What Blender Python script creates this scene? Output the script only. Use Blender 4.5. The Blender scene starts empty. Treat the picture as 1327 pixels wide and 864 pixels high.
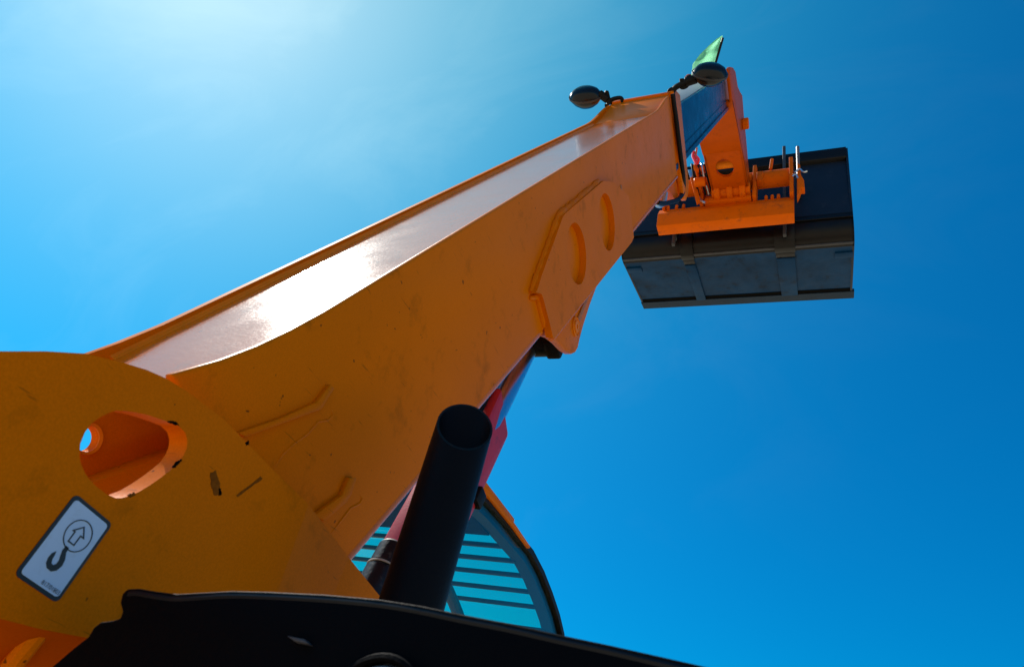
import bpy, bmesh, math, random
from mathutils import Vector, Matrix
rnd = random.Random(7)
scene = bpy.context.scene
COL = scene.collection

# ------------------------------------------------------------------ camera
S = 0.77            # metres per machine unit
H = 1.45            # camera height above the ground in metres
CAM_M = ((0.919097, 0.036988, 0.392292, 0.0000),
         (0.327989, -0.623555, -0.709649, 0.0000),
         (0.218367, 0.780904, -0.585239, 1.4500),
         (0.000000, 0.000000, 0.000000, 1.0000))
cam_data = bpy.data.cameras.new("camera")
cam_data.sensor_width = 36.0
cam_data.lens = 25.153
cam_data.clip_start = 0.02
cam_data.clip_end = 3000
cam_data.dof.use_dof = True
cam_data.dof.focus_distance = 5.0
cam_data.dof.aperture_fstop = 20.0
cam = bpy.data.objects.new("camera", cam_data)
COL.objects.link(cam)
cam.matrix_world = Matrix(CAM_M)
scene.camera = cam
scene.render.resolution_x, scene.render.resolution_y = 1024, 666

# ------------------------------------------------------------------ sky, sun, exposure
SUN = Vector((-0.616, 0.179, 0.767)).normalized()
elev = math.asin(SUN.z)
world = bpy.data.worlds.new("World")
scene.world = world
world.use_nodes = True
wt = world.node_tree
for n_ in list(wt.nodes):
    wt.nodes.remove(n_)
out = wt.nodes.new("ShaderNodeOutputWorld")
bg = wt.nodes.new("ShaderNodeBackground")
sky = wt.nodes.new("ShaderNodeTexSky")
sky.sky_type = 'NISHITA'
sky.sun_disc = False
sky.sun_elevation = elev
sky.sun_rotation = math.atan2(SUN.x, SUN.y)
sky.air_density = 1.6
sky.dust_density = 0.5
sky.ozone_density = 6.0
sky.altitude = 1500
hsv = wt.nodes.new("ShaderNodeHueSaturation")
hsv.inputs['Saturation'].default_value = 1.6
hsv.inputs['Hue'].default_value = 0.5
gam = wt.nodes.new("ShaderNodeGamma")
gam.inputs['Gamma'].default_value = 1.0
wt.links.new(sky.outputs[0], gam.inputs['Color'])
wt.links.new(gam.outputs[0], hsv.inputs['Color'])
# thin haze that scatters sunlight forward: a broad lobe round the sun
wtc = wt.nodes.new("ShaderNodeTexCoord")
wdot = wt.nodes.new("ShaderNodeVectorMath")
wdot.operation = 'DOT_PRODUCT'
wdot.inputs[1].default_value = SUN
wt.links.new(wtc.outputs['Generated'], wdot.inputs[0])
half = wt.nodes.new("ShaderNodeMath")
half.operation = 'MULTIPLY_ADD'
half.inputs[1].default_value = 0.5
half.inputs[2].default_value = 0.5
wt.links.new(wdot.outputs['Value'], half.inputs[0])
lobe = wt.nodes.new("ShaderNodeMath")
lobe.operation = 'POWER'
lobe.inputs[1].default_value = 12.0
wt.links.new(half.outputs[0], lobe.inputs[0])
hz = wt.nodes.new("ShaderNodeMix")
hz.data_type = 'RGBA'
hz.blend_type = 'ADD'
hz.inputs['B'].default_value = (0.35, 3.2, 1.7, 1)
wt.links.new(lobe.outputs[0], hz.inputs['Factor'])
wt.links.new(hsv.outputs[0], hz.inputs['A'])
tight = wt.nodes.new("ShaderNodeMath")
tight.operation = 'POWER'
tight.inputs[1].default_value = 42.0
wt.links.new(half.outputs[0], tight.inputs[0])
hz2 = wt.nodes.new("ShaderNodeMix")
hz2.data_type = 'RGBA'
hz2.blend_type = 'ADD'
hz2.inputs['B'].default_value = (3.6, 1.7, 0.5, 1)
wt.links.new(tight.outputs[0], hz2.inputs['Factor'])
wt.links.new(hz.outputs['Result'], hz2.inputs['A'])
# faint high wisps
wmap = wt.nodes.new("ShaderNodeMapping")
wmap.inputs['Scale'].default_value = (2.0, 5.0, 3.0)
wmap.inputs['Rotation'].default_value = (0.3, 0.2, 0.6)
wt.links.new(wtc.outputs['Generated'], wmap.inputs['Vector'])
wn = wt.nodes.new("ShaderNodeTexNoise")
wn.inputs['Scale'].default_value = 1.6
wn.inputs['Detail'].default_value = 9.0
wn.inputs['Roughness'].default_value = 0.62
wn.inputs['Distortion'].default_value = 0.8
wt.links.new(wmap.outputs[0], wn.inputs['Vector'])
wr = wt.nodes.new("ShaderNodeMapRange")
wr.inputs['From Min'].default_value = 0.48
wr.inputs['From Max'].default_value = 0.80
wr.inputs['To Max'].default_value = 0.34
wt.links.new(wn.outputs['Fac'], wr.inputs['Value'])
cl_ = wt.nodes.new("ShaderNodeMix")
cl_.data_type = 'RGBA'
cl_.blend_type = 'ADD'
cl_.inputs['B'].default_value = (2.0, 1.9, 1.2, 1)
wl_ = wt.nodes.new("ShaderNodeMath")
wl_.operation = 'MULTIPLY'
wt.links.new(wr.outputs[0], wl_.inputs[0])
wt.links.new(lobe.outputs[0], wl_.inputs[1])
wt.links.new(wl_.outputs[0], cl_.inputs['Factor'])
wt.links.new(hz2.outputs['Result'], cl_.inputs['A'])
wt.links.new(cl_.outputs['Result'], bg.inputs['Color'])
bg.inputs['Strength'].default_value = 0.096
wt.links.new(bg.outputs[0], out.inputs['Surface'])

sun_d = bpy.data.lights.new("sun", 'SUN')
sun_d.energy = 5.0
sun_d.angle = math.radians(0.53)
sun_d.color = (1.0, 0.95, 0.86)
sun = bpy.data.objects.new("sun", sun_d)
COL.objects.link(sun)
sun.rotation_euler = SUN.to_track_quat('Z', 'Y').to_euler()
sun.location = (-20, 5, 30)

scene.view_settings.view_transform = 'Standard'
scene.view_settings.look = 'None'
scene.view_settings.gamma = 1.0
scene.view_settings.exposure = 0.28
scene.cycles.max_bounces = 10
scene.cycles.transparent_max_bounces = 16
scene.cycles.use_denoising = True

# ------------------------------------------------------------------ frames: machine units to metres
BD = Vector((0, 0.490958, 0.871183))     # along the boom
BN = Vector((0, -0.871183, 0.490958))    # square to the boom, towards its back

def P(x, y, z):
    return Vector((x * S, y * S, z * S + H))

def B(u, n, x):
    v = BD * u + BN * n
    return P(x, v.y, v.z)

def fX(a, b, c):      # polygon in the side plane, depth across the machine
    return P(c, a, b)

def fY(a, b, c):      # polygon in the cross plane (x, z), depth along the machine
    return P(a, c, b)

def fB(a, b, c):      # polygon in the boom's side plane
    return B(a, b, c)

# ------------------------------------------------------------------ materials
def mat(name, base, rough=0.4, metal=0.0, coat=0.0, bump=0.0, bump_scale=300.0, var=0.0, var_scale=4.0,
        dirt=None, dirt_amt=0.0, dirt_scale=8.0, speck=0.0, spec=0.5, streak=0.0, rvar=0.0, grain=0.0, scratch=0.0):
    m = bpy.data.materials.new(name)
    m.use_nodes = True
    t = m.node_tree
    b = t.nodes['Principled BSDF']
    b.inputs['Roughness'].default_value = rough
    b.inputs['Metallic'].default_value = metal
    b.inputs['Specular IOR Level'].default_value = spec
    b.inputs['Coat Weight'].default_value = coat
    b.inputs['Coat Roughness'].default_value = 0.12
    tc = t.nodes.new('ShaderNodeTexCoord')
    col = t.nodes.new('ShaderNodeRGB')
    col.outputs[0].default_value = (*base, 1)
    cur = col.outputs[0]
    def noise(scale, detail=4.0, rgh=0.6, stretch=None):
        nn = t.nodes.new('ShaderNodeTexNoise')
        nn.inputs['Scale'].default_value = scale
        nn.inputs['Detail'].default_value = detail
        nn.inputs['Roughness'].default_value = rgh
        if stretch:
            mp = t.nodes.new('ShaderNodeMapping')
            mp.inputs['Scale'].default_value = stretch
            t.links.new(tc.outputs['Object'], mp.inputs['Vector'])
            t.links.new(mp.outputs[0], nn.inputs['Vector'])
        else:
            t.links.new(tc.outputs['Object'], nn.inputs['Vector'])
        return nn.outputs['Fac']
    def ramp(src, lo, hi):
        r = t.nodes.new('ShaderNodeMapRange')
        r.inputs['From Min'].default_value = lo
        r.inputs['From Max'].default_value = hi
        t.links.new(src, r.inputs['Value'])
        return r.outputs[0]
    def mixc(fac, a, c2, mode='MIX'):
        mx = t.nodes.new('ShaderNodeMix')
        mx.data_type = 'RGBA'
        mx.blend_type = mode
        t.links.new(fac, mx.inputs['Factor'])
        t.links.new(a, mx.inputs['A'])
        if isinstance(c2, tuple):
            mx.inputs['B'].default_value = (*c2, 1)
        else:
            t.links.new(c2, mx.inputs['B'])
        return mx.outputs['Result']
    def scaled(src, k):
        mm = t.nodes.new('ShaderNodeMath')
        mm.operation = 'MULTIPLY'
        mm.inputs[1].default_value = k
        t.links.new(src, mm.inputs[0])
        return mm.outputs[0]
    if var:
        f = scaled(ramp(noise(var_scale), 0.35, 0.7), var)
        cur = mixc(f, cur, tuple(c * 0.45 for c in base))
    if grain:
        f = scaled(ramp(noise(420.0, 2.0, 0.6), 0.35, 0.65), grain)
        cur = mixc(f, cur, tuple(c * 0.45 for c in base))
    if dirt:
        f = scaled(ramp(noise(dirt_scale, 8.0, 0.7), 0.56, 0.72), dirt_amt)
        cur = mixc(f, cur, dirt)
    if streak:
        f = scaled(ramp(noise(14.0, 6.0, 0.65, (1.0, 6.0, 0.7)), 0.6, 0.75), streak)
        cur = mixc(f, cur, tuple(c * 0.3 for c in base))
    if scratch:
        nn_ = t.nodes.new('ShaderNodeTexNoise')
        nn_.inputs['Scale'].default_value = 26.0
        nn_.inputs['Detail'].default_value = 3.0
        nn_.inputs['Distortion'].default_value = 0.4
        mp_ = t.nodes.new('ShaderNodeMapping')
        mp_.inputs['Rotation'].default_value = (math.radians(38), 0, 0)
        mp_.inputs['Scale'].default_value = (1.0, 0.55, 6.5)
        t.links.new(tc.outputs['Object'], mp_.inputs['Vector'])
        t.links.new(mp_.outputs[0], nn_.inputs['Vector'])
        cur = mixc(scaled(ramp(nn_.outputs['Fac'], 0.695, 0.735), scratch), cur, (0.06, 0.025, 0.004))
    if speck:
        f = scaled(ramp(noise(70.0, 2.0, 0.5), 0.735, 0.76), speck)
        cur = mixc(f, cur, (0.015, 0.01, 0.008))
    t.links.new(cur, b.inputs['Base Color'])
    if rvar:
        mr = t.nodes.new('ShaderNodeMapRange')
        mr.inputs['From Min'].default_value = 0.3
        mr.inputs['From Max'].default_value = 0.7
        mr.inputs['To Min'].default_value = max(0.02, rough - rvar)
        mr.inputs['To Max'].default_value = rough + rvar
        t.links.new(noise(9.0, 6.0, 0.65), mr.inputs['Value'])
        t.links.new(mr.outputs[0], b.inputs['Roughness'])
    if bump:
        bp = t.nodes.new('ShaderNodeBump')
        bp.inputs['Strength'].default_value = bump
        bp.inputs['Distance'].default_value = 0.002
        t.links.new(noise(bump_scale, 3.0, 0.5), bp.inputs['Height'])
        t.links.new(bp.outputs[0], b.inputs['Normal'])
    return m

ORANGE = (0.78, 0.176, 0.0002)
M = {}
M['paint'] = mat('orange_paint', ORANGE, 0.33, coat=0.0, spec=0.03, grain=0.22, bump=0.10, bump_scale=260, var=0.18, var_scale=3.0,
                 dirt=(0.13, 0.045, 0.001), dirt_amt=0.45, dirt_scale=9, speck=0.75, rvar=0.05, scratch=0.38)
M['paint_far'] = mat('weathered_orange_paint', ORANGE, 0.6, spec=0.02, grain=0.22, var=0.3)
M['gloss'] = mat('glossy_orange_paint', ORANGE, 0.17, coat=0.5, bump=0.24, bump_scale=140, var=0.12, var_scale=5.0,
                 dirt=(0.30, 0.15, 0.06), dirt_amt=0.35, dirt_scale=20, speck=0.5, rvar=0.05)
M['weld'] = mat('painted_weld', (0.50, 0.16, 0.012), 0.45, bump=0.8, bump_scale=180, var=0.5, var_scale=60)
M['edge'] = mat('worn_paint_edge', (0.85, 0.22, 0.004), 0.4, spec=0.1, bump=0.2, bump_scale=300, var=0.2, var_scale=30)
for k_ in ('paint', 'paint_far'):
    M[k_].node_tree.nodes['Principled BSDF'].inputs['Specular Tint'].default_value = (1.0, 0.75, 0.45, 1)
M['carriage'] = mat('carriage_orange_paint', (0.74, 0.128, 0.0004), 0.40, spec=0.05, grain=0.15, bump=0.15, var=0.2, var_scale=8, dirt=(0.12, 0.05, 0.02), dirt_amt=0.6, dirt_scale=11)
M['head'] = mat('shaded_orange_paint', (0.54, 0.080, 0.0003), 0.40, spec=0.05, grain=0.15, bump=0.15, var=0.3, var_scale=6, dirt=(0.10, 0.03, 0.005), dirt_amt=0.6, dirt_scale=9)  # same orange paint, darkened to hold the shade on head and flange
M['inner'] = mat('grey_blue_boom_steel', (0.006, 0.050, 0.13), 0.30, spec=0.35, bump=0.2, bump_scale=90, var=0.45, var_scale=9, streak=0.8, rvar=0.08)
M['bucket'] = mat('black_bucket_paint', (0.010, 0.018, 0.036), 0.36, spec=0.2, bump=0.15, bump_scale=80, var=0.3, var_scale=5, dirt=(0.04, 0.05, 0.07), dirt_amt=0.35, dirt_scale=7, rvar=0.08)
M['floor'] = mat('worn_bucket_floor', (0.004, 0.040, 0.115), 0.45, spec=0.06, bump=0.5, bump_scale=50, var=0.8, var_scale=2.5, dirt=(0.006, 0.007, 0.010), dirt_amt=0.9, dirt_scale=5, streak=0.8, rvar=0.1)
M['guard'] = mat('worn_guard_and_glint', (0.05, 0.052, 0.06), 0.4, spec=0.2, var=0.4, var_scale=20)  # bar grey, also used for painted highlights on lamp rims and heel
M['heel'] = mat('dull_bucket_heel', (0.005, 0.0045, 0.005), 0.38, spec=0.22, bump=0.2, bump_scale=70, var=0.4, var_scale=6, rvar=0.1)
M['lipsteel'] = mat('cutting_edge_steel', (0.008, 0.024, 0.050), 0.4, spec=0.08, bump=0.2, bump_scale=90, var=0.4, var_scale=12)
M['black'] = mat('black_plastic', (0.003, 0.003, 0.004), 0.5, bump=0.12, bump_scale=500, spec=0.025)
M['lip'] = mat('glossy_black_edge', (0.004, 0.006, 0.010), 0.3, spec=0.18)
M['pipe'] = mat('black_exhaust_steel', (0.005, 0.005, 0.007), 0.5, bump=0.2, bump_scale=220, var=0.4, var_scale=12, spec=0.07)
M['soot_and_shade'] = mat('soot_and_shade', (0.002, 0.002, 0.002), 0.9, spec=0.05)
M['chip'] = mat('scuffed_paint', (0.26, 0.072, 0.004), 0.7, spec=0.05, var=0.8, var_scale=150)
M['rubber'] = mat('black_rubber', (0.006, 0.006, 0.007), 0.55, spec=0.15, bump=0.2, bump_scale=200)
M['red'] = mat('red_safety_paint', (0.55, 0.022, 0.035), 0.4, bump=0.15, bump_scale=200, var=0.3, var_scale=9, dirt=(0.10, 0.02, 0.02), dirt_amt=0.6, dirt_scale=20)
M['chrome'] = mat('chromed_rod', (0.62, 0.68, 0.75), 0.28, metal=1.0)
M['silver'] = mat('galvanised_steel', (0.6, 0.62, 0.65), 0.35, metal=0.9, bump=0.2)
M['barrel'] = mat('black_ram_barrel', (0.010, 0.010, 0.012), 0.38, spec=0.3, bump=0.3, bump_scale=120, speck=0.0, dirt=(0.22, 0.2, 0.18), dirt_amt=0.35, dirt_scale=70)
M['lamp'] = mat('lamp_housing_plastic', (0.006, 0.008, 0.012), 0.20, spec=0.25)
M['label'] = mat('skylit_white_label_film', (0.50, 0.66, 0.88), 0.4, spec=0.1, dirt=(0.30, 0.38, 0.48), dirt_amt=0.35, dirt_scale=60)  # white film with the blue of the skylight put into its colour
M['ink'] = mat('black_label_ink', (0.012, 0.012, 0.014), 0.4)
M['headliner'] = mat('dark_headliner', (0.006, 0.008, 0.012), 0.7, spec=0.1, var=0.3)
M['cabframe'] = mat('dark_cab_frame', (0.006, 0.026, 0.060), 0.45, spec=0.2, bump=0.1)
M['bar'] = mat('roof_bar_paint', (0.012, 0.016, 0.022), 0.45)
M['red_hook'] = mat('red_hook_paint', (0.75, 0.03, 0.05), 0.4)
M['tyre'] = mat('tyre_rubber', (0.018, 0.017, 0.016), 0.8, bump=0.4, bump_scale=60, dirt=(0.15, 0.11, 0.07), dirt_amt=0.5)
M['ground'] = mat('dry_sandy_yard', (0.56, 0.43, 0.28), 0.9, bump=0.8, bump_scale=40, var=0.5, var_scale=0.4, dirt=(0.42, 0.32, 0.20), dirt_amt=0.8, dirt_scale=3.0)
M['lens'] = mat('lamp_lens', (0.12, 0.13, 0.15), 0.15, metal=0.4)

def flag_mat():
    m = mat('green_flag_cloth', (0.36, 0.80, 0.52), 0.7, spec=0.1)
    t = m.node_tree
    b = t.nodes['Principled BSDF']
    tr = t.nodes.new('ShaderNodeBsdfTranslucent')
    tr.inputs[0].default_value = (0.50, 0.95, 0.66, 1)
    mx = t.nodes.new('ShaderNodeMixShader')
    mx.inputs[0].default_value = 0.75
    o = t.nodes['Material Output']
    t.links.new(b.outputs[0], mx.inputs[1])
    t.links.new(tr.outputs[0], mx.inputs[2])
    t.links.new(mx.outputs[0], o.inputs[0])
    return m
M['flag'] = flag_mat()

def glass(name, tint, gloss=0.9):
    m = bpy.data.materials.new(name)
    m.use_nodes = True
    t = m.node_tree
    t.nodes.remove(t.nodes['Principled BSDF'])
    tr = t.nodes.new('ShaderNodeBsdfTransparent')
    tr.inputs[0].default_value = (*tint, 1)
    gl = t.nodes.new('ShaderNodeBsdfGlossy')
    gl.inputs['Roughness'].default_value = 0.02
    gl.inputs['Color'].default_value = (gloss, gloss, gloss, 1)
    lw = t.nodes.new('ShaderNodeLayerWeight')
    lw.inputs['Blend'].default_value = 0.5
    pw = t.nodes.new('ShaderNodeMath')
    pw.operation = 'POWER'
    pw.inputs[1].default_value = 4.0
    t.links.new(lw.outputs['Facing'], pw.inputs[0])
    fr = t.nodes.new('ShaderNodeMath')
    fr.operation = 'MULTIPLY_ADD'
    fr.inputs[1].default_value = 0.45
    fr.inputs[2].default_value = 0.025
    t.links.new(pw.outputs[0], fr.inputs[0])
    mx = t.nodes.new('ShaderNodeMixShader')
    t.links.new(fr.outputs[0], mx.inputs[0])
    t.links.new(tr.outputs[0], mx.inputs[1])
    t.links.new(gl.outputs[0], mx.inputs[2])
    t.links.new(mx.outputs[0], t.nodes['Material Output'].inputs[0])
    return m
M['sideglass'] = glass('tinted_side_glass', (0.80, 1.0, 0.95))
M['roofglass'] = glass('teal_roof_glass', (0.16, 1.0, 0.74))

# ------------------------------------------------------------------ builders
def link(name, bm, m, parent=None, root=None, smooth=35.0, mesh=None):
    me = bpy.data.meshes.new(name)
    bmesh.ops.recalc_face_normals(bm, faces=bm.faces)
    if root is not None:
        bmesh.ops.translate(bm, verts=bm.verts, vec=-root)
    bm.to_mesh(me)
    bm.free()
    me.materials.append(m)
    if smooth:
        me.polygons.foreach_set('use_smooth', [True] * len(me.polygons))
        me.set_sharp_from_angle(angle=math.radians(smooth))
    o = bpy.data.objects.new(name, me)
    COL.objects.link(o)
    if parent is not None:
        o.parent = parent
    return o

def bevel(bm, w, seg=2, ang=25.0):
    if w <= 0:
        return bm
    ed = [e for e in bm.edges if len(e.link_faces) == 2 and e.calc_face_angle(0) > math.radians(ang)]
    bmesh.ops.bevel(bm, geom=ed, offset=w, offset_type='OFFSET', segments=seg, profile=0.5, affect='EDGES', clamp_overlap=True)
    return bm

def prism(poly, fn, c0, c1, holes=(), bv=0.0, seg=2, bm=None):
    """a flat plate: a polygon (with holes) in one plane, given thickness"""
    own = bmesh.new()
    es = []
    for loop in [poly] + list(holes):
        vs = [own.verts.new(fn(a, b, c0)) for a, b in loop]
        es += [own.edges.new((vs[i], vs[(i + 1) % len(vs)])) for i in range(len(vs))]
    if holes:
        bmesh.ops.triangle_fill(own, use_beauty=True, use_dissolve=False, edges=es)
    else:
        own.faces.new([v for v in own.verts])
    geo = bmesh.ops.extrude_face_region(own, geom=list(own.faces))
    vs = [g for g in geo['geom'] if isinstance(g, bmesh.types.BMVert)]
    off = fn(0, 0, c1) - fn(0, 0, c0)
    bmesh.ops.translate(own, verts=vs, vec=off)
    if holes:
        bmesh.ops.dissolve_limit(own, angle_limit=0.01, verts=own.verts, edges=own.edges) if False else None
    bmesh.ops.recalc_face_normals(own, faces=own.faces)
    bevel(own, bv * S, seg)
    return join(bm, own)

def join(bm, own):
    if bm is None:
        return own
    me = bpy.data.meshes.new('tmp')
    own.to_mesh(me)
    own.free()
    bm.from_mesh(me)
    bpy.data.meshes.remove(me)
    return bm

def hexa(corners, bv=0.0, seg=2, bm=None):
    """a block from 8 corner points: 4 of one end, then the matching 4 of the other"""
    own = bmesh.new()
    v = [own.verts.new(c) for c in corners]
    for f in ((0, 1, 2, 3), (7, 6, 5, 4), (0, 4, 5, 1), (1, 5, 6, 2), (2, 6, 7, 3), (3, 7, 4, 0)):
        own.faces.new([v[i] for i in f])
    bmesh.ops.recalc_face_normals(own, faces=own.faces)
    bevel(own, bv * S, seg)
    return join(bm, own)

def box(fn, a, b, c, bv=0.0, bm=None, seg=2):
    return prism([(a[0], b[0]), (a[1], b[0]), (a[1], b[1]), (a[0], b[1])], fn, c[0], c[1], bv=bv, bm=bm, seg=seg)

def frame_of(d):
    d = d.normalized()
    r = Vector((1, 0, 0)) if abs(d.x) < 0.9 else Vector((0, 0, 1))
    a = d.cross(r).normalized()
    return a, d.cross(a).normalized()

def smooth_path(pts, k=4):
    if len(pts) < 3:
        return pts
    o_ = []
    n_ = len(pts)
    for i in range(n_ - 1):
        p0, p1, p2, p3 = pts[max(0, i - 1)], pts[i], pts[i + 1], pts[min(n_ - 1, i + 2)]
        for j in range(k):
            s = j / k
            o_.append(0.5 * ((2 * p1) + (p2 - p0) * s + (2 * p0 - 5 * p1 + 4 * p2 - p3) * s * s + (3 * p1 - p0 - 3 * p2 + p3) * s ** 3))
    o_.append(pts[-1])
    return o_

def tube(pts, r, seg=10, bm=None, cap=True, smooth=True, radii=None):
    bm = bm or bmesh.new()
    if smooth:
        pts = smooth_path(pts)
    rings = []
    a = None
    for i, p in enumerate(pts):
        d = (pts[min(i + 1, len(pts) - 1)] - pts[max(i - 1, 0)]).normalized()
        if a is None:
            a, b = frame_of(d)
        else:
            a = (a - d * a.dot(d)).normalized()
            b = d.cross(a)
        rr = (radii[i] if radii else r) * S
        rings.append([bm.verts.new(p + a * rr * math.cos(2 * math.pi * k / seg) + b * rr * math.sin(2 * math.pi * k / seg)) for k in range(seg)])
    for i in range(len(rings) - 1):
        for k in range(seg):
            bm.faces.new((rings[i][k], rings[i][(k + 1) % seg], rings[i + 1][(k + 1) % seg], rings[i + 1][k]))
    if cap:
        bm.faces.new(rings[0][::-1])
        bm.faces.new(rings[-1])
    return bm

def lathe(p0, axis, prof, seg=24, bm=None, squash=None, cap=True):
    """profile of (distance along the axis, radius); squash=(vector a, ka, kb) gives an oval section"""
    bm = bm or bmesh.new()
    axis = axis.normalized()
    if squash:
        a = (squash[0] - axis * squash[0].dot(axis)).normalized()
        b = axis.cross(a)
        ka, kb = squash[1], squash[2]
    else:
        a, b = frame_of(axis)
        ka = kb = 1
    rings = []
    for h, r in prof:
        c = p0 + axis * h * S
        if r < 1e-6:
            rings.append([bm.verts.new(c)])
        else:
            rings.append([bm.verts.new(c + a * (ka * r * S * math.cos(2 * math.pi * k / seg)) + b * (kb * r * S * math.sin(2 * math.pi * k / seg))) for k in range(seg)])
    for q, w in zip(rings, rings[1:]):
        for k in range(seg):
            k2 = (k + 1) % seg
            if len(q) == 1:
                bm.faces.new((q[0], w[k2], w[k]))
            elif len(w) == 1:
                bm.faces.new((q[k], q[k2], w[0]))
            else:
                bm.faces.new((q[k], q[k2], w[k2], w[k]))
    for rg in (rings[0], rings[-1]):
        if cap and len(rg) > 2:
            bm.faces.new(rg)
    return bm

def cyl(p0, p1, r, seg=20, bm=None, bv=0.0):
    L = (p1 - p0).length / S
    pr = [(0, r), (L, r)] if not bv else [(0, r - bv), (bv, r), (L - bv, r), (L, r - bv)]
    return lathe(p0, p1 - p0, pr, seg, bm)

def circle(c, r, seg=24, ry=None):
    return [(c[0] + r * math.cos(2 * math.pi * k / seg), c[1] + (ry or r) * math.sin(2 * math.pi * k / seg)) for k in range(seg)]

def thing(name, label, cat, loc, group=None):
    o = bpy.data.objects.new(name, None)
    o.empty_display_size = 0.2
    COL.objects.link(o)
    o.location = loc
    o['label'] = label
    o['category'] = cat
    if group:
        o['group'] = group
    return o

# ------------------------------------------------------------------ ground
gbm = bmesh.new()
rings = [0.0, 6.0, 14.0, 40.0, 150.0, 600.0, 2000.0]
prev = [gbm.verts.new((0, 2, 0))]
for r_ in rings[1:]:
    cur = [gbm.verts.new((r_ * math.cos(k * math.pi / 24), 2 + r_ * math.sin(k * math.pi / 24), 0)) for k in range(48)]
    for k in range(48):
        k2 = (k + 1) % 48
        if len(prev) == 1:
            gbm.faces.new((prev[0], cur[k], cur[k2]))
        else:
            gbm.faces.new((prev[k], cur[k], cur[k2], prev[k2]))
    prev = cur
ground = link('ground', gbm, M['ground'])
ground['kind'] = 'structure'
ground['label'] = 'dry sandy yard under the telehandler'

# ------------------------------------------------------------------ the telehandler
ROOT = Vector((-1.066 * S, 3.2 * S, 0))
T = thing('telehandler', 'orange telehandler with its boom raised steeply, seen from below its rear corner', 'telehandler', ROOT)

def part(name, bm, m, parent=None, label=None, smooth=35.0):
    o = link(name, bm, m, parent or T, ROOT, smooth)
    if label:
        o['label'] = label
    return o

# ---- outer boom: top and bottom plates, then its side plates and fittings
XR, XL = -0.85, -1.281
top = [(0.76, -0.3675), (2.0, -0.3675), (4.2, -0.3675), (4.60, -0.3675), (4.60, -0.39), (4.2, -0.39), (0.76, -0.39)]
bm = prism(top, fB, XL + 0.012, XR - 0.012, bv=0)
for v in bm.verts:      # the rear edge is cut at a slant
    q = (v.co - Vector((0, 0, H))) / S
    if q.dot(BD) < 0.8:
        v.co += BD * S * (0.11 - 0.15 * (q.x - XL) / (XR - XL))
bm = prism([(1.9, -0.805), (5.0, -0.82), (5.0, -0.80), (1.9, -0.785)], fB, XL + 0.012, XR - 0.012, bm=bm)
boom = part('outer_boom', bm, M['gloss'])
bm = prism([(4.58, -0.3665), (4.75, -0.352), (5.13, -0.296), (5.13, -0.32), (4.60, -0.39)], fB, XL + 0.014, XR - 0.014, bv=0.003)
part('cross_wall', bm, M['paint'], boom)

right = [(0.6840, -0.3053), (0.6987, -0.3878), (0.6833, -0.4511), (0.6277, -0.5758)] + [(0.80, -0.81), (2.10, -0.81), (3.44, -0.83), (5.05, -0.83), (5.05, -0.300), (4.96, -0.304), (4.85, -0.318), (4.74, -0.334), (4.64, -0.344), (4.52, -0.347),
         (2.0, -0.347), (1.20, -0.347), (1.05, -0.3465), (0.95, -0.343), (0.86, -0.336), (0.78, -0.325)]
def weldname(o):
    return o
rb = prism(right, fB, XR - 0.02, XR, bv=0.007, seg=3)
part('side_plate', rb, M['paint'], boom)
left = [(0.8503, -0.3381), (0.8150, -0.3442), (0.7617, -0.3880), (0.7110, -0.4842), (0.6488, -0.6346)] + [(1.0, -0.81), (5.05, -0.83), (5.12, -0.30), (4.98, -0.303), (4.86, -0.316), (4.72, -0.334), (4.60, -0.346), (4.50, -0.35),
        (1.2, -0.35), (1.04, -0.35), (0.93, -0.345)]
hole_c = [(0.7943, -0.4819)]
lb = prism(left, fB, XL, XL + 0.019, holes=[circle(hole_c[0], 0.024)], bv=0)
part('side_plate', lb, M['paint_far'], boom)
# fillets between the top plate and the side plates
for xs, sg in ((XL + 0.019, 1), (XR - 0.02, -1)):
    bm = prism([(0, 0), (0.010 * sg, 0), (0.003 * sg, 0.003), (0, 0.008)], lambda a, b, c, xs=xs: B(c, -0.3675 + b, xs + a), 0.9, 4.58)
    part('fillet', bm, M['edge'], boom)
# boss round the hole in the far side plate
bm = lathe(B(hole_c[0][0], hole_c[0][1], XL + 0.012), Vector((1, 0, 0)), [(0, 0.024), (0.010, 0.0245), (0.013, 0.030), (0.0, 0.031)], 28, cap=False)
part('hole_boss', bm, M['edge'], boom)
# rib inside the rear end of the boom
rib = [(0.7377, -0.5392), (0.9807, -0.5954), (0.9935, -0.6276), (0.8542, -0.6105), (0.7436, -0.5779)]
bm = prism(rib, fB, XL + 0.017, XL + 0.07, bv=0.006)
part('inner_rib', bm, M['paint'], boom)

# front reinforcement with two round pockets
rp = [(2.045, -0.652), (2.075, -0.640), (2.11, -0.622), (2.40, -0.505), (2.43, -0.494), (2.47, -0.491), (3.04, -0.483), (3.20, -0.52), (3.46, -0.64), (3.46, -0.846), (3.40, -0.856), (2.14, -0.850), (2.125, -0.84),
      (2.120, -0.80), (2.098, -0.69), (2.09, -0.672), (2.075, -0.665)]
bm = prism(rp, fB, XR + 0.0005, XR + 0.026, holes=[circle((2.520, -0.660), 0.117, 40), circle((3.005, -0.657), 0.125, 40)])
reinf = part('reinforcement_plate', bm, M['paint'], boom)
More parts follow.
